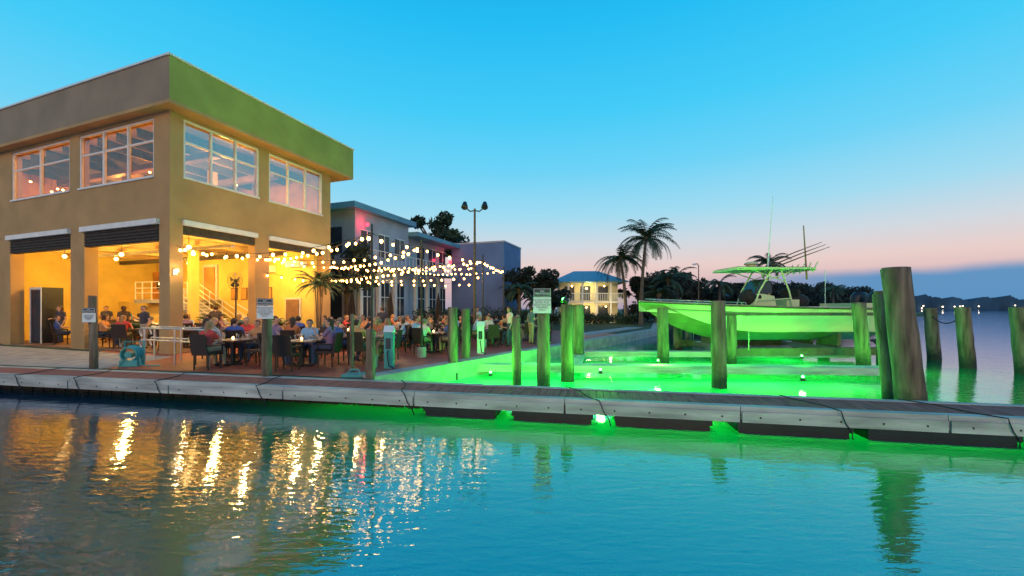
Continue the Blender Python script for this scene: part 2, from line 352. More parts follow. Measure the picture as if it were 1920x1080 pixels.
b.box(-26,.648,-.38,-.08,ZS+.122,10.95,'stucco_d'); b.box(.35,.65,-.078,8.6,ZS+.122,10.95,'stucco_greenlit'); b.box(.6485,.651,-.38,-.08,ZS+.122,10.95,'stucco_greenlit'); b.box(-26,.35,8.3,8.6,ZS+.122,10.95,S)  # front band taupe; side band coloured as if lit green
b.box(-26,.34,-.07,8.29,10.6,10.7,'concrete')
b.obj('fascia',rb)
b=MB(); b.box(-26,.70,-.43,-.03,10.952,11.02,'trim'); b.box(.30,.70,-.027,8.65,10.952,11.02,'trim'); b.obj('roof_coping',rb)
b=MB(); gl=MB(); gr=MB()
def winF(x0,x1,n):
    z0,z1=ZW,ZT; f=.07
    b.box(x0-.02,x1+.02,-.05,.10,z0,z0+.07,'trim'); b.box(x0,x1,.04,.14,z1-.07,z1,'trim')
    for i in range(n+1):
        xx=x0+(x1-x0-f)*i/n; b.box(xx,xx+f,.02,.12,z0+.07,z1-.07,'trim')
    zm=z1-.85; b.box(x0+f,x1-f,.05,.11,zm,zm+.06,'trim')
    gl.add([(x0,.08,z0),(x1,.08,z0),(x1,.08,z1),(x0,.08,z1)],[(0,1,2,3)],'glass')
def winR(y0,y1,n):
    z0,z1=ZW,ZT; f=.07
    b.box(-.10,.05,y0-.02,y1+.02,z0,z0+.07,'trim'); b.box(-.14,-.04,y0,y1,z1-.07,z1,'trim')
    for i in range(n+1):
        yy=y0+(y1-y0-f)*i/n; b.box(-.12,-.02,yy,yy+f,z0+.07,z1-.07,'trim')
    zm=z1-.85; b.box(-.11,-.05,y0+f,y1-f,zm,zm+.06,'trim')
    gr.add([(-.08,y0,z0),(-.08,y1,z0),(-.08,y1,z1),(-.08,y0,z1)],[(0,1,2,3)],'glassr')
winF(-5.72,-.91,3); winF(-11.07,-6.42,2); winR(.45,3.46,3); winR(3.95,7.03,3)
b.obj('window_frames',rb); gl.obj('front_window_glass',rb); gr.obj('side_window_glass',rb)
b=MB(); b.box(-13.8,-12.2,-.03,.018,3.2,4.9,'trim'); b.box(-13.7,-12.3,-.045,-.032,3.3,4.8,'orange'); b.obj('side_window',rb)
b=MB()
for x0,x1 in ((-5.34,-.6),(-11.2,-6.34)):
    b.box(x0-.1,x1+.05,-.13,-.003,5.22,5.42,'trim'); b.box(x0,x1,.02,.2,4.62,Z1-.01,'shade')
    for k in range(5): b.tube([(x0+.02,.0,4.68+k*.12),(x1-.02,.0,4.68+k*.12)],.03,'shade',6)
for y0,y1 in ((.43,3.28),(3.95,7.1)):
    b.box(.003,.13,y0-.02,y1+.05,5.22,5.42,'trim'); b.box(-.2,-.02,y0,y1,4.9,Z1-.01,'shade')
b.obj('roller_shades',rb)
# interior
b=MB()
b.box(-26,-.01,.01,7.29,.2,HZ+.05,'woodfloor')
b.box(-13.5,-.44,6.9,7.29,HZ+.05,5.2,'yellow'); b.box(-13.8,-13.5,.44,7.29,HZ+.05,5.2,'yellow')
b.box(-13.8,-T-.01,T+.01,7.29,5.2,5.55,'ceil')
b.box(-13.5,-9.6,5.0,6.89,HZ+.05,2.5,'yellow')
b.box(-13.45,-11.2,6.7,6.88,2.6,4.4,'orange'); b.box(-12.9,-12.2,6.62,6.69,3.3,3.8,'grilldark')
b.box(-8.9,-7.7,6.8,6.885,2.55,4.7,'trim'); b.box(-8.75,-7.85,6.75,6.79,2.55,4.55,'orange')
b.box(-5.0,-4.7,3.6,3.95,HZ+.05,5.2,'yellow'); b.box(-2.4,-1.3,6.84,6.89,HZ+.05,2.7,'trim'); b.box(-2.3,-1.4,6.80,6.83,HZ+.05,2.6,'woodfloor')
for x0 in (-6.6,-5.8,-3.9): b.box(x0,x0+.5,6.85,6.89,2.6,3.3,'woodfloor'); b.box(x0+.05,x0+.45,6.82,6.845,2.65,3.25,'orange')
for x0 in (-12,-9,-6,-3): b.box(x0,x0+.2,T+.02,6.88,4.95,5.198,'ceil')
b.box(-13.4,-.5,2.6,2.72,4.75,4.87,'steel'); b.box(-13.4,-.5,5.0,5.2,4.7,4.9,'trunk')
b.obj('ground_floor_interior',rb)
b=MB()
b.box(-26,-T-.01,7.0,7.29,5.56,ZS-.01,'orange'); b.box(-14.2,-13.9,T+.01,7.0,5.56,ZS-.01,'orange')
b.box(-26,-T-.01,T+.01,7.0,ZS-.12,ZS-.01,'ceil')
for x0 in np.arange(-13,-.6,1.3): b.box(x0,x0+.09,T+.02,6.98,8.85,ZS-.125,'trunk')
b.box(-13,-1,2.2,2.5,8.55,8.8,'woodfloor'); b.box(-13,-1,5.0,5.3,8.5,8.8,'woodfloor')
b.box(-9,-8.4,3,3.6,5.56,ZS-.13,'ceil'); b.box(-4.2,-3.9,4,4.3,5.56,ZS-.13,'ceil')
b.box(-12.8,-11,6.7,6.98,6.9,8.3,'woodfloor'); b.box(-6.5,-4,6.7,6.98,6.9,8.3,'yellow'); b.box(-9.9,-8,6.8,6.98,7.2,8.0,'woodfloor')
b.obj('upper_floor_interior',rb)
b=MB()
for i in range(16):
    x0=random.uniform(-13,-.8); y0=random.choice([1,2,3.4,4.6,6]); z=8.2+random.uniform(-.2,.2); b.sph((x0,y0,z),.05,'bulbi',6,4); b.tube([(x0,y0,z+.04),(x0,y0,9.1)],.008,'black',4)
for i in range(14):
    b.sph((random.uniform(-12.8,-.7),random.uniform(.8,6),7.1+random.uniform(-.05,.1)),.035,'bulbi',6,4)
b.obj('upper_floor_lamps',rb)
b=MB()
for (x0,y0,z0) in ((-1.6,1.6,4.65),(-3.6,3,4.65),(-7,2,4.65),(-9.5,3,4.65),(-2,5.3,4.65),(-8.2,5.6,4.65),(-10.5,1.5,4.65),(-11.8,6.2,3.6),(-10.8,6.2,3.7)):
    b.sph((x0,y0,z0),.09,'bulbi',8,6); b.tube([(x0,y0,z0+.08),(x0,y0,5.2)],.01,'black',5)
b.obj('ceiling_lamps',rb)
for i,(x0,y0,z0,p) in enumerate([(-1.6,2.6,4.2,220),(-4,2.2,4.2,220),(-7.2,2.2,4.2,220),(-10,2.2,4.2,220),(-2.2,5.6,4.2,160),(-7.5,4.8,4.2,180)]):
    plight('room_light_%d'%i,(x0,y0,z0),(1,.58,.11),p,.12,rb)
for i,(x0,y0) in enumerate([(-2.3,3.5),(-6,3.5),(-10,3.5)]):
    plight('upper_light_%d'%i,(x0,y0,8.1),(1,.46,.08),300,.15,rb)
b=MB(); b.box(.003,.05,.08,.22,3.35,3.55,'white'); b.sph((.13,.15,3.5),.07,'bulbi'); b.obj('wall_sconce',rb); plight('sconce_light',(.28,.15,3.5),(1,.65,.3),14,.05,rb)
b=MB(); n=12
for i in range(n):
    x1=-3.4-i*.34; b.box(x1-.34,x1,4.3,5.6,HZ+.05+i*.172,HZ+.05+(i+1)*.172-.0,'concrete'); b.box(x1-.36,x1+.0,4.26,5.64,HZ+.05+(i+1)*.172+.001,HZ+.09+(i+1)*.172,'trim')
zt=HZ+.05+n*.172+.04; xl=-3.4-n*.34
b.box(-10.6,xl,4.3,6.88,zt-.2,zt,'concrete')
for y in (4.32,5.58):
    for h in (.35,.62,.95):
        b.tube([(-3.3,y,HZ+.1+h),(xl,y,zt+h),(-10.5,y,zt+h)],.022,'white',6)
    for i in range(0,n+1,3): b.tube([(-3.4-i*.34,y,HZ+.05+i*.172),(-3.4-i*.34,y,HZ+.05+i*.172+1.0)],.025,'white',6)
    for xx in (-8.3,-9.1,-9.9,-10.5): b.tube([(xx,y,zt),(xx,y,zt+.95)],.025,'white',6)
for y in (4.5,5.4):
    for h in (.5,.95): b.tube([(-.8,y,HZ+.1+h),(-3.0,y,HZ+1.0+h)],.022,'white',6)
b.obj('staircase',rb)
b=MB(); b.box(-4.2,-3.1,6.5,6.88,4.1,4.45,'white'); b.box(-4.1,-3.2,6.48,6.498,4.13,4.2,'grilldark'); b.box(-1.9,-.9,6.4,6.88,4.3,4.6,'white'); b.obj('wall_air_conditioner',rb)
b=MB(); fx,fy,fz=-.95,3.1,3.35
b.tube([(fx,fy,HZ+.05),(fx,fy,fz)],.03,'black',8); b.tube([(fx,fy,HZ+.05),(fx,fy,HZ+.1)],.25,'black',14)
for rr in (.36,.27,.18,.09):
    pts=[(fx+rr*math.cos(a),fy-.12,fz+rr*math.sin(a)) for a in np.linspace(0,2*math.pi,20)]; b.tube(pts,.008,'black',4,False)
    pts=[(x,y+.16,z) for x,y,z in pts]; b.tube(pts,.008,'black',4,False)
for k in range(5):
    a=2*math.pi*k/5; c,s_=math.cos(a),math.sin(a); c2,s2=math.cos(a+.6),math.sin(a+.6)
    b.add([(fx,fy-.04,fz),(fx+.33*c,fy-.08,fz+.33*s_),(fx+.33*c2,fy,fz+.33*s2)],[(0,1,2)],'black')
b.sph((fx,fy,fz),.08,'black'); b.obj('pedestal_fan',rb)
b=MB(); b.box(-11.1,-10.1,.6,1.3,HZ+.05,3.1,'black'); b.box(-11.0,-10.2,.585,.598,HZ+.15,2.95,'grilldark'); b.box(-11.1,-11.03,.56,.583,HZ+.05,3.1,'trim'); b.box(-10.17,-10.1,.56,.583,HZ+.05,3.1,'trim'); b.box(-11.03,-10.17,.56,.583,3.0,3.1,'trim'); b.obj('drinks_cabinet',rb)
b=MB(); b.box(-9.3,-8.0,2.6,3.3,HZ+.05,1.5,'woodfloor'); b.box(-9.4,-7.9,2.5,3.4,1.5,1.56,'tabletop')
for i in range(9): b.tube([(-9.2+i*.14,3.0,1.56),(-9.2+i*.14,3.0,1.76),(-9.2+i*.14,3.0,1.86)],[.035,.035,.012],'teal' if i%2 else 'orange',7)
b.obj('service_bar',rb)
# ------------------------------------------------------------ second building
sb=empty('waterfront_hotel',(-10.6,27,0),TH); b=MB()
b.box(-9,0,0,6.2,HZ,8.8,'bluewall'); b.box(-9,-.5,6.2,13,HZ,8.0,'bluewall')
b.box(-9,.5,-.6,6.6,8.8,9.2,'roofmetal'); b.box(-9,.9,6.2,13.8,8.0,8.35,'roofmetal')
b.box(.003,1.1,.3,12.8,5.0,5.25,'bluewall'); b.box(-6,1.1,-1.0,-.003,5.0,5.25,'bluewall')
b.obj('walls',sb); b=MB()
for y in np.arange(.6,12.4,1.9):
    x0=0 if y<5.2 else -.5
    if 4.9<y<6.3: continue
    b.box(x0+.003,x0+.05,y,y+1.1,5.9,7.5,'grilldark'); b.box(x0+.05,x0+.08,y-.05,y+1.15,7.5,7.58,'white'); b.box(x0+.05,x0+.08,y+.52,y+.58,5.9,7.5,'white')
    b.box(x0+.003,x0+.05,y,y+1.1,1.3,4.0,'grilldark'); b.box(x0+.05,x0+.08,y+.52,y+.57,1.3,4.0,'white'); b.box(x0+.05,x0+.08,y,y+1.1,2.9,2.96,'white')
for x in np.arange(-8,-.8,1.9): b.box(x,x+1.2,-.05,-.003,5.9,7.7,'grilldark'); b.box(x,x+1.2,-.05,-.003,.9,3.9,'grilldark')
b.obj('windows',sb); b=MB()
for y in np.arange(.4,12.9,1.9): b.box(.12,.36,y-.3,y-.02,HZ,5.0,'white') if y<6 else b.box(-.49,-.26,y-.3,y-.02,HZ,5,'white')
for y in np.linspace(.35,12.7,26): b.tube([(1.05,y,5.25),(1.05,y,6.1)],.02,'white',5)
b.tube([(1.05,.35,6.1),(1.05,12.7,6.1)],.03,'white',6)
b.obj('columns_and_railing',sb); b=MB()
b.sph((.35,.8,7.9),.12,'redlamp'); b.sph((.3,12.7,6.6),.16,'redlamp'); b.obj('red_lamps',sb)
plight('red_light_1',(.5,.6,7.9),(1,.02,.06),45,.1,sb); plight('red_light_2',(.4,12.4,6.8),(1,.02,.06),40,.1,sb)
b=MB(); b.box(-5.6,0,0,5,HZ,8.4,'bluewall2'); b.box(-5.65,.05,-.05,5.05,8.4,8.55,'bluewall'); b.obj('concrete_annex_building',None,(-.76,38,0),TH)
# ------------------------------------------------------------ beach house
hx,hy=4.5,44; hs=empty('two_storey_house',(hx,hy,0),R(-4)); b=MB()
b.box(.8,7.4,2.0,8,HZ,5.0,'cream'); b.box(0,8,.3,2.0,2.7,2.85,'white'); b.obj('walls',hs)
b=MB(); b.add([(-.3,-.2,5.0),(8.3,-.2,5.0),(8.3,8.5,5.0),(-.3,8.5,5.0),(2.6,3.8,6.5),(5.4,3.8,6.5)],[(0,1,5,4),(1,2,5),(2,3,4,5),(3,0,4),(3,2,1,0)],'roofmetal'); b.obj('roof',hs)
b=MB()
for x in np.linspace(.1,7.8,6): b.box(x,x+.18,.35,.53,HZ,2.7,'white'); b.box(x,x+.18,.35,.53,2.85,5.0,'white')
for x in np.linspace(.3,7.7,40): b.box(x,x+.04,.4,.44,2.85,3.7,'white')
b.box(.1,7.98,.38,.46,3.7,3.78,'white')
for x in (1.4,3.2,5.2): b.box(x,x+1.1,1.95,1.998,3.0,4.6,'grilldark'); b.box(x,x+1.1,1.95,1.998,.8,2.4,'grilldark')
b.sph((2.2,1.5,4.6),.1,'bulbi'); b.sph((5.8,1.5,4.6),.1,'bulbi'); b.sph((2.2,1.5,2.3),.1,'bulbi'); b.sph((6,1.5,2.3),.1,'bulbi')
b.obj('porch',hs)
plight('porch_light_1',(4,.9,4.4),(1,.75,.3),110,.1,hs); plight('porch_light_2',(4,.9,2.2),(1,.7,.3),90,.1,hs); plight('porch_light_3',(6,-1.5,2.5),(1,.75,.35),110,.1,hs)
# ------------------------------------------------------------ vegetation
def leaves(b,centers,radii,n,size,m):
    ncs=len(centers)
    cc=rng.integers(0,ncs,n); C=np.array(centers)[cc]; Rr=np.array(radii)[cc]
    dirs=rng.normal(size=(n,3)); dirs/=np.linalg.norm(dirs,axis=1)[:,None]
    P=C+dirs*Rr*(rng.random((n,1))**.45)
    a=rng.normal(size=(n,3)); a/=np.linalg.norm(a,axis=1)[:,None]
    c=np.cross(a,rng.normal(size=(n,3))); c/=np.linalg.norm(c,axis=1)[:,None]
    sz=size*rng.uniform(.6,1.3,(n,1))
    A=P-a*sz; B=P+c*sz*.45; Cc=P+a*sz; D=P-c*sz*.45
    V=np.stack([A,B,Cc,D],1).reshape(-1,3)
    b.add(V.tolist(),[(4*i,4*i+1,4*i+2,4*i+3) for i in range(n)],m)
def tree(name,x,y,zb,h,cr,n=1800,size=.28,m='leaf',flat=1.0,nl=11):
    b=MB(); top=h*.55; pts=[(x,y,zb-.2),(x+.1*cr*.3,y,zb+top*.5),(x,y,zb+top)]; r=h*.028
    b.tube(pts,[r*1.3,r,r*.7],'trunk',8); cs=[];rs=[]
    for i in range(nl):
        a=random.uniform(0,6.28); q=cr*random.uniform(.25,.85); z=zb+h*random.uniform(.5,.92)
        e=(x+q*math.cos(a),y+q*math.sin(a),z); b.tube([(x,y,zb+top*random.uniform(.6,1)),((x+e[0])/2,(y+e[1])/2,(zb+top+z)/2+.1),e],[r*.5,r*.35,r*.12],'trunk',5)
        cs.append(e); k=cr*random.uniform(.22,.45); rs.append((k,k,k*.75*flat))
    leaves(b,cs,rs,n,size,m); return b.obj(name)
def fronds(b,c,nf,L,m,droop=1.0,nl=22,lw=.05,ll=.55,r0=.03):
    for i in range(nf):
        a=2*math.pi*i/nf*2.4+random.uniform(-.3,.3); e0=random.uniform(-.15,1.25)
        LL=L*random.uniform(.8,1.1); p=Vector(c); pts=[p.copy()]; el=e0; st=LL/9
        for k in range(9):
            p=p+Vector((math.cos(a)*math.cos(el),math.sin(a)*math.cos(el),math.sin(el)))*st; pts.append(p.copy()); el-=droop*random.uniform(.14,.26)
        b.tube(pts,[r0*(1-.085*k) for k in range(10)],m,4,False)
        side=Vector((-math.sin(a),math.cos(a),0)); vs=[];fs=[]
        for k in range(nl):
            t=(k+1)/(nl+1)*9; i0=int(t); q=pts[i0].lerp(pts[min(i0+1,9)],t-i0); fw=(pts[min(i0+1,9)]-pts[i0]).normalized()
            l=ll*math.sin(math.pi*min(.97,.12+.85*t/9))**.7*L/2.9
            for s_ in (-1,1):
                dv=(side*s_*.8+fw*.55+Vector((0,0,-.35-.35*random.random()))).normalized()
                o=len(vs); vs+=[q-fw*lw,q+fw*lw,q+dv*l]; fs.append((o,o+1,o+2))
        b.add(vs,fs,m)
def palm(x,y,zb,h,L,lean=0,nf=24,name='palm_tree',m='leafp',tr=.17):
    b=MB(); pts=[];rr=[]
    for k in range(9):
        t=k/8; pts.append((x+lean*t*t,y,zb-.1+h*t)); rr.append(tr*(1.25-.55*t) if k else tr*1.6)
    b.tube(pts,rr,'trunk',9); c=pts[-1]
    b.sph(c,(.3,.3,.35),'trunk'); fronds(b,c,nf,L,m,nl=20,lw=.07); return b.obj(name)
palm(12.9,40,HZ,8.7,3.8,.5,36); palm(12.0,42,HZ,6.9,3.4,-.6,32)
palm(17.0,44,HZ,4.8,3.2,.2,28); palm(15.6,43,HZ,3.2,2.6,.2); palm(21.5,52,HZ,6.0,2.8); palm(32.4,51,HZ,7.4,3.0,.4,28); palm(27.5,53,HZ,5.0,2.8); palm(53,66,HZ,4.6,2.4); palm(44,66,HZ,4.4,2.4)
palm(62,82,HZ,5.2,2.8); palm(.6,33,HZ,3.2,1.9); palm(2.0,34.5,HZ,2.4,1.7)
tree('broadleaf_tree',-8.3,44,HZ,14.0,3.3,4200,.24,'leaf',1,17)
tree('broadleaf_tree',-10.2,24.6,HZ,5.8,1.9,1500,.2,'leafd'); tree('broadleaf_tree',2.4,37,HZ,5.4,2.4,2600,.22,'leafd'); tree('broadleaf_tree',.6,37.5,HZ,5.0,1.8,1800,.22,'leafd'); tree('broadleaf_tree',4.2,41,HZ,3.6,1.9,1500,.2,'leafd')
for (x,y,h,c) in ((15,47,5.2,2.6),(18.5,50,6.0,3.2),(22,55,6.0,3.4),(24.5,56,6.6,3),(29,58,5.8,3.6),(33,58,5.4,3.2),(37,62,5.6,3.6),(42,66,5.8,3.8),(50,72,6.0,4.4),(57,76,5.8,4.2),(66,82,6.8,4.6),(74,88,6.2,4.2),(84,96,5.5,4.5)):
    tree('shoreline_tree',x,y,HZ,h,c,1900,.3,'leafd',.8)
def hedge(name,p0,p1,w,h,n,size=.12,m='leaf'):
    b=MB(); cs=[];rs=[]
    for t in np.linspace(0,1,max(3,int(math.dist(p0,p1)/.5))):
        cs.append((p0[0]+(p1[0]-p0[0])*t,p0[1]+(p1[1]-p0[1])*t,HZ+h*random.uniform(.35,.6))); k=random.uniform(.8,1.2); rs.append((w*k,w*k,h*.5*k))
    leaves(b,cs,rs,n,size,m); return b.obj(name)
hedge('hedge',(-3,31.5),(2.6,34),.8,1.7,3500); hedge('hedge',(4,40.5),(13,41.5),.8,1.2,3500,.14); hedge('hedge',(-6.6,28),(-4.2,35),.5,1.6,2500)
hedge('shrub_border',(14,46.5),(38,62.5),1.6,2.8,8000,.25,'leafd'); hedge('shrub_border',(38,62.5),(78,85),2,3.6,9000,.35,'leafd')
for (x,y,wd,h) in ((27,64,6,5.4),(47,78,8,6.2),(36,70,6,5.4)):
    b=MB(); b.box(-wd/2,wd/2,0,5,HZ,h-1.4,'bluewall'); b.add([(-wd/2-.4,-.4,h-1.4),(wd/2+.4,-.4,h-1.4),(wd/2+.4,5.4,h-1.4),(-wd/2-.4,5.4,h-1.4),(-wd/4,2.5,h),(wd/4,2.5,h)],[(0,1,5,4),(1,2,5),(2,3,4,5),(3,0,4),(3,2,1,0)],'roofmetal')
    for k in (-.3,0,.3): b.box(k*wd-.4,k*wd+.4,-.04,-.003,1.2,2.4,'grilldark')
    b.sph((wd*.15,-.3,2.2),.12,'farlamp',6,4); b.obj('shoreline_house',None,(x,y,0),R(-20))
b=MB(); vs=[];fs=[]; K=420
for i in range(K):
    t=i/(K-1); x=120+1500*t; y=330+620*t; h=9+1.8*math.sin(i*.31)+2.2*math.sin(i*.12+1)+random.uniform(0,2.6)+t*14
    vs+=[(x,y,-.5),(x,y,h),(x+15,y+40,h*.8),(x+15,y+40,-.5)]
for i in range(K-1):
    o=4*i
    for k in range(3): fs.append((o+k,o+4+k,o+5+k,o+1+k))
b.add(vs,fs,'farland'); 
b.obj('distant_shore')
b=MB()
for i in range(46):
    t=random.uniform(0,.62)**1.1; x=117+1500*t; y=326+620*t; b.sph((x,y,random.uniform(1.5,6)),.4+.7*t,'farlamp',6,4)
b.obj('distant_shore_lights')
# ------------------------------------------------------------ lamp post
lp=empty('floodlight_pole',(-2.05,22,0)); b=MB(); b.tube([(0,0,HZ),(0,0,HZ+.6),(0,0,7.6)],[.12,.085,.055],'trunk',10)
b.tube([(-.5,0,7.65),(-.25,0,7.45),(0,0,7.5),(.25,0,7.45),(.5,0,7.65)],.035,'black',8); b.obj('pole',lp)
b=MB()
for s_ in (-1,1):
    b.tube([(s_*.55,-.1,7.65),(s_*.55,.12,7.95)],[.19,.11],'black',12); b.tube([(s_*.55,-.1,7.65),(s_*.55,-.115,7.63)],[.17,.17],'grilldark',12); b.tube([(s_*.5,0,7.65),(s_*.53,0,7.85)],.03,'black',6)
b.obj('floodlights',lp)
b=MB(); b.tube([(0,0,HZ),(0,0,5.9)],[.06,.04],'trunk',8); b.tube([(0,0,5.9),(-.15,-.1,6.1),(-.45,-.15,6.1)],.04,'trunk',6); b.sph((-.45,-.15,6.05),(.22,.12,.08),'signw'); b.obj('street_lamp',None,(16.8,36,0))
# ------------------------------------------------------------ string lights
P=[(-3.96,11.3),(-3.1,13.7),(-1.25,17.2),(-.45,22)]
PT=[4.25,4.25,4.2,4.2]
for (x,y),h in zip(P,(4.4,4.35,4.3,4.3)):
    b=MB(); b.tube([(x,y,HZ),(x,y,h+.12)],[.035,.03],'black',8); b.tube([(x,y,HZ),(x,y,HZ+.35)],.16,'concrete',12); b.tube([(x,y,h-.17),(x,y,h-.13)],.05,'black',8); b.obj('string_light_pole')
def strand(p0,p1,sag,name='string_lights',lit=60):
    p0=Vector(p0);p1=Vector(p1); L=(p1-p0).length; b=MB(); pts=[]
    for t in np.linspace(0,1,14): p=p0.lerp(p1,t); p.z-=sag*4*t*(1-t); pts.append(p)
    b.tube(pts,.009,'black',4,False); n=int(L/.58)
    for i in range(n):
        t=(i+.5+random.uniform(-.2,.2))/n; p=p0.lerp(p1,t); p.z-=sag*4*t*(1-t); dz=random.uniform(-.04,.02)
        b.tube([p,p+Vector((0,0,-.05+dz))],.017,'black',5,False); r=random.uniform(.042,.056); b.sph((p.x,p.y,p.z-.09+dz),(r,r,r*1.1),'bulb',6,4)
    o=b.obj(name)
    if lit:
        m=p0.lerp(p1,.4); m.z-=sag+.2; plight('glow',m,(1,.56,.17),lit,.06,o)
A=[(*L2W(.08,.15),4.42),(*L2W(.08,3.6),4.42),(*L2W(.08,7.4),4.42)]
Q=[(x,y,h) for (x,y),h in zip(P,PT)]; LPp=(-2.05,21.95,4.4)
H1=(-10.2,26.4,4.9); H2=(-7.6,31.0,4.9); A3=(*L2W(.08,7.5),3.7); A1l=(*L2W(.08,3.6),3.75)
for (p0,p1,s_,lt) in ((A[0],A[1],.12,30),(A[1],A[2],.12,30),(A[0],Q[0],.42,70),(A[1],Q[0],.22,80),(A[1],Q[1],.30,80),(A[2],Q[1],.24,80),(A[2],Q[2],.25,80),(Q[0],Q[1],.08,0),(Q[1],Q[2],.10,0),(Q[2],Q[3],.08,0),
   (A[2],LPp,.2,70),(H1,Q[2],.15,60),(H1,LPp,.1,60),(H2,Q[3],.1,50),(A3,(-3.1,13.7,3.55),.10,70),(A3,(-1.25,17.2,3.55),.12,70),(A1l,A3,.1,30),(A3,(-2.05,21.95,3.5),.12,60)):
    strand(p0,p1,s_,lit=lt)
# ------------------------------------------------------------ furniture
b=MB()
for sx in (-.21,.21):
    for sy in (-.2,.2): b.tube([(sx,sy,0),(sx,sy,.42)],.02,'wicker',6)
b.box(-.25,.25,-.24,.25,.40,.46,'wicker')
b.add([(-.24,-.22,.46),(.24,-.22,.46),(.22,-.31,.98),(-.22,-.31,.98),(-.24,-.26,.46),(.24,-.26,.46),(.22,-.35,.98),(-.22,-.35,.98)],[(0,1,2,3),(7,6,5,4),(3,2,6,7),(1,5,6,2),(0,3,7,4),(0,4,5,1)],'wicker')
for s_ in (-1,1): b.tube([(s_*.25,-.26,.66),(s_*.26,.2,.66),(s_*.25,.22,.44)],.022,'wicker',6)
chairM=b.mesh('dining_chair')
b=MB(); b.box(-.45,.45,-.45,.45,.71,.75,'tabletop'); b.box(-.05,.05,-.05,.05,.04,.71,'black'); b.box(-.3,.3,-.04,.04,0,.04,'black'); b.box(-.04,.04,-.3,.3,0.002,.042,'black')
b.sph((0,0,.80),(.03,.03,.045),'bulbi',8,5)
for (x,y) in ((.2,.25),(-.22,-.2),(.25,-.2),(-.2,.22)):
    b.tube([(x,y,.75),(x,y,.758)],.11,'white',12); b.tube([(x+.12,y,.75),(x+.12,y,.83),(x+.12,y,.92)],[.008,.012,.03],'steel',7)
tableM=b.mesh('dining_table')
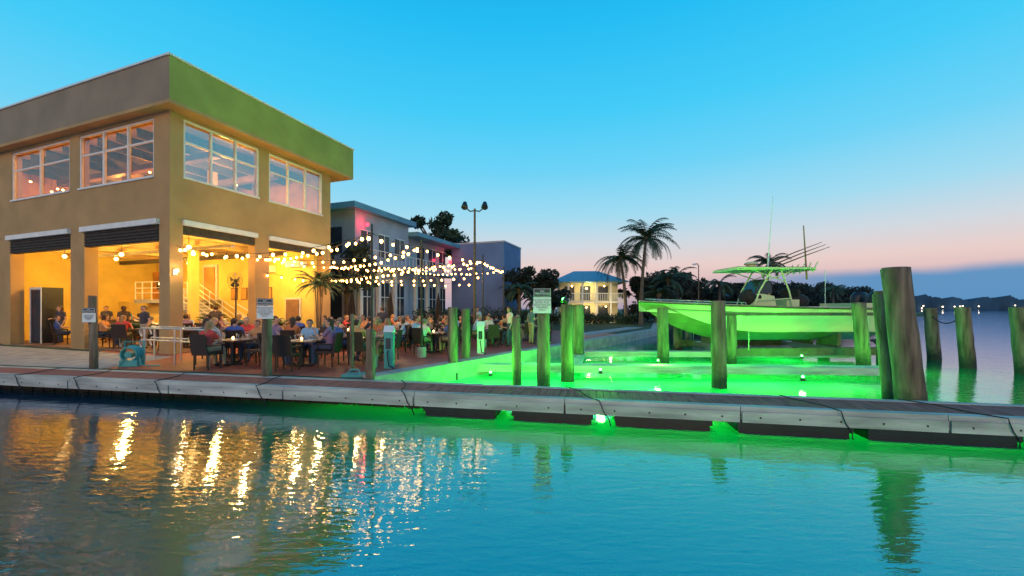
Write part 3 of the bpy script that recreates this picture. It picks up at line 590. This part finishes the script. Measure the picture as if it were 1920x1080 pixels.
# ------------------------------------------------------------ people
def person_mesh(name,J,headyaw=0,long=False,hairm='hair',skirt=False,mpants='denim'):
    V=lambda k:np.array(J[k],float)
    seg=[]
    def sg(a,ra,b_,rb_,lab): seg.append((np.array(a,float),ra,np.array(b_,float),rb_,lab))
    pel,ch,nk,hc=V('pelvis'),V('chest'),V('neck'),V('head')
    sg(pel+[-.07,0,.0],.115,pel+[.07,0,0],.115,2); 
    sg(pel+[-.05,0,.1],.11,ch+[-.07,0,-.02],.115,1); sg(pel+[.05,0,.1],.11,ch+[.07,0,-.02],.115,1)
    for s_,S_ in ((-1,'l'),(1,'r')):
        sh=V('sh_'+S_); el=V('el_'+S_); ha=V('ha_'+S_); kn=V('kn_'+S_); an=V('an_'+S_); toe=V('toe_'+S_)
        sg(ch,.11,sh,.062,1); sg(nk,.055,sh+[0,0,.01],.055,1); sg(sh,.06,sh*.45+el*.55,.048,1); sg(sh*.45+el*.55,.043,el,.039,0); sg(el,.04,ha,.026,0)
        pd=(ha-el)/np.linalg.norm(ha-el); sg(ha,.026,ha+pd*.07,.028,0)
        hp=pel+[s_*.085,0,0]; sg(hp,.1,kn,.062,2); sg(kn,.06,kn*.6+an*.4,.056,2); sg(kn*.6+an*.4,.054,an,.042,2); sg(an+[0,0,-.02],.04,toe,.036,4)
    sg(nk,.056,hc+[0,0,-.06],.052,0)
    cy,sy=math.cos(headyaw),math.sin(headyaw); fw=np.array([-sy,cy,0]); rt=np.array([cy,sy,0]); up=np.array([0,0,1.])
    sg(hc+up*.03-fw*.02,.088,hc+up*.02+fw*.015,.082,5); sg(hc-up*.02+fw*.02,.07,hc-up*.075+fw*.045,.042,5)
    if long: sg(hc-fw*.055,.08,hc-fw*.07-up*.2,.06,3)
    if skirt: sg(pel,.15,(V('kn_l')+V('kn_r'))/2,.13,2)
    raw=MB()
    for a,ra,c,rc,l in seg:
        raw.sph(a,ra,'skin',12,8); raw.sph(c,rc,'skin',12,8)
        if np.linalg.norm(a-c)>1e-3: raw.tube([a,c],[ra,rc],'skin',12)
    o=raw.obj('tmp'); md=o.modifiers.new('r','REMESH'); md.mode='VOXEL'; md.voxel_size=.017; s2=o.modifiers.new('s','SMOOTH'); s2.factor=.6; s2.iterations=4
    dg=bpy.context.evaluated_depsgraph_get(); ev=o.evaluated_get(dg); me=ev.to_mesh()
    n=len(me.vertices); co=np.empty(n*3); me.vertices.foreach_get('co',co); co=co.reshape(-1,3)
    faces=[tuple(p.vertices) for p in me.polygons]; ev.to_mesh_clear(); bpy.data.objects.remove(o)
    def lab(P):
        best=np.full(len(P),9e9); L=np.zeros(len(P),int)
        for a,ra,c,rc,l in seg:
            d_=c-a; dd=max(1e-9,d_@d_); t=np.clip(((P-a)@d_)/dd,0,1); dist=np.linalg.norm(P-(a+t[:,None]*d_),axis=1)-(ra+(rc-ra)*t)
            k=dist<best; best[k]=dist[k]; L[k]=l
        return L
    def hairmask(P):
        q=P-hc; u=q@up; f=q@fw; r=np.abs(q@rt); return ((u>.065)&(f<.085))|((f<.0)&(u>-.05))|((u>.03)&(f<.045)&(r>.06))
    Lv=lab(co); hm=(Lv==5)&hairmask(co); dr=co-hc; dr/=np.linalg.norm(dr,axis=1)[:,None]; co2=co+dr*(hm*.013)[:,None]
    cen=np.array([co[list(f)].mean(0) for f in faces]); Lf=lab(cen); Lf[(Lf==5)&hairmask(cen)]=3; Lf[Lf==5]=0
    B=MB(); mats=['skin',shirts[0],mpants,hairm,'shoe']
    for m_ in mats: B.idx(m_)
    B.v=[tuple(v) for v in co2]; B.f=faces; B.mi=Lf.tolist(); B.sm=[True]*len(faces)
    for s_ in (-1,1):
        B.sph(hc+fw*.088+rt*s_*.032+up*.005,(.012,.012,.008),'eye',6,4); B.sph(hc+rt*s_*.088-up*.005,(.015,.02,.03),'skin',6,5)
        B.sph(hc+fw*.088+rt*s_*.032+up*.03,(.02,.01,.005),hairm,6,4)
    B.tube([hc+fw*.08+up*.01,hc+fw*.115-up*.025,hc+fw*.085-up*.035],[.008,.014,.01],'skin',6)
    B.sph(hc+fw*.082-up*.058,(.022,.012,.007),'lip',6,4)
    for S_,s_ in (('l',-1),('r',1)):
        el=V('el_'+S_); ha=V('ha_'+S_); pd=(ha-el)/np.linalg.norm(ha-el); sd=np.cross(pd,[0,0,1.]); sd/=max(1e-6,np.linalg.norm(sd)); dn=np.cross(pd,sd); 
        if dn[2]>0: dn=-dn
        base=ha+pd*.075
        for k,(off,ln) in enumerate(((-.03,.06),(-.01,.072),(.011,.068),(.031,.052))):
            q=base+sd*off; B.tube([q,q+pd*ln*.5+dn*.008,q+pd*ln*.8+dn*.03,q+pd*ln*.85+dn*.05],[.010,.009,.008,.006],'skin',6)
        q=ha+pd*.02-sd*s_*.03; B.tube([q,q-sd*s_*.03+pd*.03,q-sd*s_*.03+pd*.06+dn*.01],[.012,.010,.008],'skin',6)
    return B.mesh(name)
def seated(lean=0,al=(0,0),tw=0):
    J=dict(pelvis=(0,-.08,.56),chest=(0,-.1+lean,.90),neck=(0,-.09+lean*1.2,1.06),head=(0,-.06+lean*1.4,1.21),
     sh_l=(-.18,-.1+lean,.99),sh_r=(.18,-.1+lean,.99),el_l=(-.24,.08+lean,.76),el_r=(.24,.08+lean,.76),ha_l=(-.14,.30+lean*.4,.80+al[0]),ha_r=(.14,.30+lean*.4,.80+al[1]),
     kn_l=(-.12,.36,.54),kn_r=(.13,.37,.54),an_l=(-.13,.36,.11),an_r=(.15,.40,.11),toe_l=(-.15,.50,.04),toe_r=(.17,.54,.04))
    return J
def standing(ar=0,st=0):
    return dict(pelvis=(0,0,.95),chest=(0,-.01,1.30),neck=(0,0,1.47),head=(0,.03,1.62),
     sh_l=(-.185,-.01,1.41),sh_r=(.185,-.01,1.41),el_l=(-.25,-.03,1.13),el_r=(.24,.02,1.14),ha_l=(-.24,.08,.90),ha_r=(.14,.25,1.15+ar),
     kn_l=(-.1,.03+st,.5),kn_r=(.1,.0-st*.3,.5),an_l=(-.11,-.02+st,.09),an_r=(.12,-.03-st,.09),toe_l=(-.13,.14+st,.04),toe_r=(.15,.12-st,.04))
SM=[person_mesh('seated_diner_a',seated(0),.3,False,'hair'),person_mesh('seated_diner_b',seated(.1,(0,.12)),-.4,True,'hairb',True,'khaki'),
    person_mesh('seated_diner_c',seated(.16),0,False,'hairg',False,'khaki'),person_mesh('seated_diner_d',seated(.04,(.2,0)),.6,True,'hair'),
    person_mesh('seated_diner_e',seated(-.03,(0,0)),-.8,False,'hair')]
ST=[person_mesh('standing_server_a',standing(.1,.0),.3,False,'hair',False,'khaki'),person_mesh('standing_server_b',standing(0,.12),-.3,True,'hair')]
def put(name,me,x,y,z,rot,shirt,sc=1):
    o=inst(name,me,(x,y,z),rot,sc); s_=o.material_slots[1]; s_.link='OBJECT'; s_.material=shirt; return o
def dining(x,y,rot,occ=(1,1,1,1),z=HZ+.004):
    inst('dining_table',tableM,(x,y,z),rot)
    for k in range(4):
        a=rot+k*math.pi/2+random.uniform(-.12,.12); dst=.78+random.uniform(-.03,.1)
        cx,cy=x+dst*math.sin(a),y-dst*math.cos(a)
        inst('dining_chair',chairM,(cx,cy,z),a)
        if occ[k]: put('seated_diner',random.choice(SM),cx,cy,z,a,random.choice(shirts),random.uniform(.95,1.05))
T_=[(-8.3,11.9),(-6.1,11.6),(-4.7,12.9),(-9.4,13.8),(-7.2,13.9),(-5.0,15.0),(-3.0,15.3),(-8.6,16.2),(-6.8,16.6),(-4.9,17.6),(-2.9,17.9),(-.9,18.2),(-7.2,19.2),(-5,20),(-3,20.6),(-.9,20.5),(1.0,20.8),(-6,22.6),(-3.8,23.2),(-1.2,23.4)]
for i,(x,y) in enumerate(T_):
    occ=[random.random()<.88 for _ in range(4)]
    if i==1: occ=[0,1,1,1]
    dining(x,y,random.uniform(-.25,.25)+(.3 if i%2 else -.2),occ)
for (x,y) in ((-1.8,1.5),(-3.4,2.6),(-4.6,1.2),(-8.6,1.5),(-2.2,4.4),(-7.9,3.9)):
    wx,wy=L2W(x,y); dining(wx,wy,random.uniform(0,1),[random.random()<.85 for _ in range(4)],HZ+.05)
for (x,y,r,s_,m_) in ((-7.3,.8,2.6,shirts[3],0),(-6.8,2.0,1.2,shirts[3],1),(-3.0,3.6,.4,shirts[3],0),(-9.6,1.0,3,shirts[3],1),(-9.9,2.8,3.4,shirts[3],0),(-5.9,3.2,2,shirts[0],1),(-2.6,.6,2.8,shirts[3],0)):
    wx,wy=L2W(x,y); put('standing_server',ST[m_],wx,wy,HZ+.05,r,s_)
for (x,y,r,s_,m_) in ((-.1,17.6,2,shirts[2],1),(.9,18.6,-1,shirts[7],0),(-5.9,18.2,.5,shirts[3],0),(-1.9,22.2,2.5,shirts[1],0)):
    put('standing_guest',ST[m_],x,y,HZ+.004,r,s_)
for k in range(9): 
    wx,wy=L2W(-1.2-k*1.35,random.uniform(1.0,2.2)); put('seated_diner',random.choice(SM),wx,wy,5.96,random.uniform(0,6),random.choice(shirts))
    inst('dining_chair',chairM,(wx,wy,5.96),0)
for (x,y) in ((-9.6,24.0),(-7.6,25.0),(-4.9,26.6)):
    b=MB(); b.tube([(0,0,0),(0,0,.07)],.28,'concrete',12); b.tube([(0,0,.05),(0,0,2.7)],.025,'black',8)
    vs=[];n=16
    prof=[(.9,.10),(1.2,.17),(1.7,.15),(2.2,.09),(2.65,.03)]
    for z,r in prof:
        for i in range(n):
            a=2*math.pi*i/n; rr=r*(1.25 if i%2 else .7); vs.append((rr*math.cos(a),rr*math.sin(a),z))
    b.add(vs,[(j*n+i,j*n+(i+1)%n,(j+1)*n+(i+1)%n,(j+1)*n+i) for j in range(4) for i in range(n)],'dark'); b.obj('closed_umbrella',None,(x,y,HZ))
def potted(x,y,z,h,L,nf=16,name='potted_palm'):
    b=MB(); b.tube([(0,0,0),(0,0,.45)],[.17,.24],'concrete',14)
    for k in range(4):
        a=k*1.6; b.tube([(.06*math.cos(a),.06*math.sin(a),.4),(.16*math.cos(a),.16*math.sin(a),h)],[.03,.018],'trunk',6); fronds(b,(.16*math.cos(a),.16*math.sin(a),h),nf//2,L,'leafp',.8,16,.03,.5,.012)
    b.obj(name,None,(x,y,z))
potted(-8.3,17.2,HZ,2.7,1.2,18); wx,wy=L2W(-4.7,1.0); potted(wx,wy,HZ+.05,.7,.8); wx,wy=L2W(-1.0,5.2); potted(wx,wy,HZ+.05,.8,.7); wx,wy=L2W(-3.9,4.0); potted(wx,wy,HZ+.05,1.0,.7)
b=MB()
def HR(x0,y0,x1,y1):
    for h in (1.08,.72):
        b.tube([(x0,y0,HZ+h-.25),(x0-.05,y0,HZ+h-.1),(x0,y0,HZ+h),(x1,y1,HZ+h-.02)],.024,'steel',8)
    pts=[(x1+.28*math.sin(a),y1,HZ+.88+.20*math.cos(a)) for a in np.linspace(0,math.pi,9)]; b.tube(pts,.024,'steel',8)
    b.tube([(x0+.1,y0,HZ),(x0+.1,y0,HZ+1.07)],.024,'steel',8); b.tube([(x1-.05,y1,HZ),(x1-.05,y1,HZ+1.05)],.024,'steel',8); b.tube([((x0+x1)/2,(y0+y1)/2,HZ),((x0+x1)/2,(y0+y1)/2,HZ+1.05)],.02,'steel',8)
HR(-11.4,12.3,-8.55,11.35); b.obj('metal_handrail')
b=MB(); HR(-11.9,13.2,-9.3,12.4); b.obj('metal_handrail')
b=MB(); b.box(-.22,.22,-.12,.16,0,.18,'teal'); b.tube([(0,-.13,.34),(0,.13,.34)],.09,'teal',12)
for k in range(5):
    b.tube([((.2+.012*k)*math.cos(a),-.1+k*.05,.34+(.2+.012*k)*math.sin(a)) for a in np.linspace(0,2*math.pi,18)],.022,'teal',6,False)
b.tube([(-.24,.14,0),(-.24,.14,.7),(.24,.14,.7),(.24,.14,0)],.025,'teal',8); b.tube([(.24,-.12,0),(.05,-.13,.34),(-.24,-.12,0)],.02,'teal',6)
b.tube([(.2,0,.3),(.3,-.1,.05),(.6,-.2,.02),(.8,-.1,.02)],.018,'teal',6); b.obj('hose_reel',None,(-11.05,11.6,HZ+.01),.2)
def pedestal(x,y,m):
    b=MB(); b.box(-.12,.12,-.1,.1,0,1.02,m); b.add([(-.14,-.12,1.02),(.14,-.12,1.02),(.14,.12,1.02),(-.14,.12,1.02),(-.14,.0,1.2),(.14,.0,1.2)],[(0,1,5,4),(1,2,5),(2,3,4,5),(3,0,4),(3,2,1,0)],'white')
    b.box(-.07,.07,-.112,-.101,.55,.85,'signk'); b.tube([(0,-.1,.5),(0,-.2,.45),(.05,-.22,.1),(.2,-.2,.02)],.02,'black',6); b.obj('shore_power_pedestal',None,(x,y,HZ))
pedestal(-3.45,11.25,'teal'); pedestal(-1.15,14.7,'white')
b=MB(); b.box(-.25,.25,-.2,.2,0,.06,'teal'); b.tube([(-.15,0,.06),(-.1,0,.16),(.1,0,.16),(.15,0,.06)],.02,'teal',6); b.obj('dock_cleat',None,(-3.9,9.9,HZ+.01))
# ------------------------------------------------------------ boat on lift
BX=10.75
bt=empty('center_console_boat',(BX,17.5,.75),R(3)); b=MB()
NS=29; Lb=9.9
def st_(s):
    hb=1.42*(1-max(0,(s-.42)/.58)**2.4); 
    sheer=1.40+.30*s**2; 
    k=0 if s<.55 else 1.55*((s-.55)/.45)**2.2
    ch=k+ (.42 if s<.55 else .42+(.25)*((s-.55)/.45)); ch=min(ch,sheer-.05)
    hc_=hb*(.86-.3*max(0,s-.5)*1.2)
    x=4.6-Lb*s
    return x,hb,sheer,k,ch,hc_
rings=[]
for i in range(NS):
    s=i/(NS-1); x,hb,sh,k,ch,hc_=st_(s); hb=max(hb,.015); hc_=max(hc_,.01); k=min(k,sh-.1)
    midz=(ch+sh)/2; rings.append([(x,-hb,sh),(x,-hb*.98,sh-.12),(x,-(hc_*.55+hb*.45)*.98,midz),(x,-hc_,ch),(x,-hc_*.93,ch-.05),(x,-hc_*.5,(ch+k)/2-.02),(x,0,k),(x,hc_*.5,(ch+k)/2-.02),(x,hc_*.93,ch-.05),(x,hc_,ch),(x,(hc_*.55+hb*.45)*.98,midz),(x,hb*.98,sh-.12),(x,hb,sh)])
nr=13; vs=[p for r in rings for p in r]
top=[];bot=[]
for i in range(NS-1):
    for j in range(nr-1):
        f=(i*nr+j,i*nr+j+1,(i+1)*nr+j+1,(i+1)*nr+j); (bot if 3<=j<=8 else top).append(f)
b.add(vs,top,'gel',True); b.add(vs,bot,'boatblue',False); b.add(rings[0],[tuple(range(nr))],'gel')
g=[];
for i in range(NS):
    s=i/(NS-1); x,hb,sh,k,ch,hc_=st_(s); hb=max(hb,.02); inn=max(.0,hb-.22); g.append([(x,-hb-.03,sh),(x,-inn,sh+.02),(x,-inn,sh-.45),(x,inn,sh-.45),(x,inn,sh+.02),(x,hb+.03,sh)])
vs=[p for r in g for p in r]; b.add(vs,[(i*6+j,i*6+j+1,(i+1)*6+j+1,(i+1)*6+j) for i in range(NS-1) for j in range(5)],'gel')
for s_ in (-1,1):
    b.tube([(st_(i/24)[0],s_*(max(st_(i/24)[1],.02)+.03),st_(i/24)[2]-.05) for i in range(25)],.03,'trunk',6)
    b.tube([(st_(i/24)[0],s_*max(st_(i/24)[1]*.955,.02),st_(i/24)[2]-.30) for i in range(0,24)],.018,'boatblue',5)
    b.tube([(st_(i/24)[0],s_*(st_(i/24)[5]+.015),st_(i/24)[4]+.01) for i in range(0,23)],.022,'gel',5)
b.obj('hull',bt); b=MB()
b.add([(-.6,-.5,.95),(.6,-.5,.95),(.6,.5,.95),(-.6,.5,.95),(-.35,-.42,2.05),(.45,-.42,1.9),(.45,.42,1.9),(-.35,.42,2.05)],[(0,1,5,4),(1,2,6,5),(2,3,7,6),(3,0,4,7),(4,5,6,7)],'gel')
b.add([(-.5,-.44,2.0),(-.5,.44,2.0),(-.1,.4,2.62),(-.1,-.4,2.62)],[(0,1,2,3)],'grilldark')
b.add([(-.5,-.44,2.0),(-.1,-.4,2.62),(.3,-.42,2.55),(.35,-.44,2.0)],[(0,1,2,3)],'grilldark')
b.box(.95,1.5,-.5,.5,.95,1.75,'gel'); b.box(.95,1.45,-.5,.5,1.75,1.85,'dark'); b.box(1.45,1.55,-.5,.5,1.75,2.2,'dark')
b.box(-1.6,-.9,-.4,.4,.95,1.5,'gel'); b.sph((1.9,.2,1.7),(.5,.5,.35),'dark'); b.sph((-.3,0,1.85),(.5,.48,.38),'dark')
b.box(3.6,4.5,-.9,.9,1.0,1.6,'gel')
b.obj('console_and_seats',bt); b=MB()
for sy in (-.62,.62):
    b.tube([(-.75,sy,.95),(-.35,sy,2.1),(.15,sy,2.95),(.2,sy,3.0)],.035,'gel',8); b.tube([(1.25,sy,.95),(.95,sy,2.1),(.6,sy,3.0)],.035,'gel',8)
    b.tube([(-.5,sy,1.7),(1.05,sy,1.8)],.025,'gel',6); b.tube([(-.15,sy,2.5),(1.15,sy*1.05,3.0)],.022,'gel',6); b.tube([(.8,sy,2.5),(-.7,sy*1.05,3.0)],.022,'gel',6)
    b.tube([(-1.5,sy*1.35,3.0),(1.9,sy*1.35,3.05)],.03,'gel',6)
b.box(-1.5,1.9,-.9,.9,3.03,3.09,'gel'); b.box(-1.4,1.8,-.8,.8,3.092,3.12,'dark')
for x in (-1.5,-.3,.7,1.9): b.tube([(x,-.9,3.0),(x,.9,3.0)],.028,'gel',6)
b.tube([(-.3,0,3.12),(-.3,0,3.3)],.18,'gel',14); b.sph((-.3,0,3.32),(.28,.28,.1),'gel')
for k in range(5): b.tube([(1.9,-.7+.35*k,2.9),(2.15,-.7+.35*k,3.35)],.025,'gel',6)
b.obj('t_top',bt); b=MB()
b.tube([(-.05,-.7,3.1),(.18,-.7,6.1)],[.022,.010],'signw',6); b.tube([(.9,.6,3.1),(1.0,.6,3.9)],[.018,.008],'signw',6)
b.tube([(1.75,-.6,2.6),(1.6,-.6,4.9)],[.04,.022],'woodfloor',6)
for k in range(3): b.tube([(.2,-.85+.2*k,3.1+.1*k),(1.4,-.8+.2*k,3.55+.12*k),(2.5,-.9+.2*k,3.95+.13*k)],[.035,.025,.012],'trunk',6)
b.tube([(2.3,-.9,3.0),(2.3,-.9,1.4)],.012,'signw',5); b.obj('antennas_and_outriggers',bt)
b=MB()
for sy in (-.42,.42):
    prof=[(1.0,.20,.16),(1.2,.34,.22),(1.6,.40,.25),(1.95,.36,.23),(2.12,.20,.15)]; vs=[];n=12
    for z,rx,ry in prof:
        for i in range(n): a=2*math.pi*i/n; vs.append((5.1+rx*math.cos(a)*1.1,sy+ry*math.sin(a),z))
    b.add(vs,[(j*n+i,j*n+(i+1)%n,(j+1)*n+(i+1)%n,(j+1)*n+i) for j in range(4) for i in range(n)]+[tuple(4*n+i for i in range(n))],'black',True)
    b.tube([(5.1,sy,1.1),(5.05,sy,.2)],[.17,.10],'black',10); b.box(4.85,5.45,sy-.13,sy+.13,.22,.25,'black'); b.tube([(4.8,sy,-.02),(5.25,sy,-.02)],[.05,.09],'black',10)
    b.box(4.6,4.95,sy-.12,sy+.12,.9,1.25,'black'); b.add([(4.85,sy,-.05),(5.15,sy,-.05),(5.1,sy,-.3)],[(0,1,2)],'black')
    for k in range(3):
        a=k*2.094; b.add([(5.27,sy,-.02),(5.25,sy+.18*math.cos(a),-.02+.18*math.sin(a)),(5.33,sy+.18*math.cos(a+.7),-.02+.18*math.sin(a+.7))],[(0,1,2)],'steel')
b.obj('outboard_motors',bt)
b=MB()
for s_ in (-1,1):
    pts=[(st_(t)[0],s_*max(st_(t)[1]-.1,.03),st_(t)[2]+.10) for t in np.linspace(.6,.97,8)]; b.tube(pts,.012,'steel',5)
    for p in pts[::2]: b.tube([p,(p[0],p[1],p[2]-.10)],.012,'steel',5)
b.obj('bow_rail',bt)
b=MB()
for x in (-1.8,2.6):
    b.box(x-.12,x+.12,-1.9,1.9,-.42,-.2,'steel'); 
    for s_ in (-1,1): b.add([(x-.08,s_*.15,-.2),(x+.08,s_*.15,-.2),(x+.08,s_*1.25,-.2),(x-.08,s_*1.25,-.2),(x-.08,s_*.2,-.02),(x+.08,s_*.2,-.02),(x+.08,s_*1.25,.36),(x-.08,s_*1.25,.36)],[(0,1,2,3),(4,5,6,7),(0,1,5,4),(1,2,6,5),(2,3,7,6),(3,0,4,7)],'trunk')
b.box(-2.6,3.6,-2.1,-1.9,-.45,-.15,'trunk'); b.box(-2.6,3.6,1.9,2.1,-.45,-.15,'trunk')
for x in (-2.5,3.5):
    for y in (-2.15,2.15): b.tube([(x,y,-1.7),(x,y,1.1)],.17,'pile',14)
for y in (-2.15,2.15): b.box(-2.7,3.7,y-.1,y+.1,1.1,1.22,'trunk')
for x in (-1.8,2.6):
    for y in (-2.1,2.1): b.tube([(x,y,-.2),(x,y,1.15)],.012,'steel',5)
b.obj('boat_lift',None,(BX,17.5,.75),R(3))
# ------------------------------------------------------------ green dock lights
def glight(x,y,z,p):
    g=empty('green_dock_light',(x,y,z)); b=MB(); b.tube([(0,0,-.06),(0,0,.02)],.05,'black',8); b.sph((0,0,.04),.035,'greenlamp',8,6); b.obj('lamp',g)
    plight('lamp_light',(0,0,.16),(.05,1,.03),p,.1,g)
for (x,y,z,p) in ((2.3,10.4,.5,270),(4.6,12.6,.45,280),(7.0,13.4,.45,230),(10.0,13.8,.45,230),(12.9,13.2,.45,110),(1.0,13.6,.45,300),(7.2,9.9,.4,50),(-.6,11.2,.3,190)):
    glight(x,y,z,p)
UW=[(1,11.5,260,-1.2),(3.5,11,280,-1.2),(3.5,14,300,-1.2),(6.5,11.2,270,-1.2),(7,14.5,260,-1.2),(10,13.5,220,-1.2),(11,16.5,200,-1.2),(13,13.5,60,-1.2),(-1,11.2,170,-1.1),(5,17.5,200,-1.2),(8.8,10.8,110,-1.1),(1.2,9.8,110,-1.0),(4.2,9.5,110,-1.0),(6.6,9.0,55,-1.0)]
for k in range(10):
    x=-3.6+1.35*k; UW.append((x,8.1-.196*x,25 if k>1 else 14,-.85))
for i,(x,y,p,z) in enumerate(UW):
    g=empty('underwater_dock_light',(x,y,z)); b=MB(); b.tube([(0,0,-.1),(0,0,0)],.07,'black',8); b.obj('housing',g); plight('lamp_light',(0,0,.1),(.01,1,.12),p,.15,g)
fl=empty('added_green_spot',(1.62,11.55,2.3)); b=MB(); b.tube([(0,0,0),(-.14,.02,.1)],[.07,.10],'black',12); b.sph((-.12,.02,.09),.06,'greenlamp',8,6); b.obj('housing',fl)  # added spot and housing, put in to throw green on the side fascia
l=bpy.data.lights.new('beam','SPOT'); l.color=(.42,1,.06); l.energy=1500; l.spot_size=R(44); l.spot_blend=1.0; l.shadow_soft_size=.1
o=bpy.data.objects.new('beam',l); scene.collection.objects.link(o); o.parent=fl; o.location=(-.25,.04,.2)
tgt=Vector((*L2W(.65,4.2),12.0)); o.rotation_euler=(tgt-Vector((1.4,11.6,2.5))).to_track_quat('-Z','Y').to_euler()
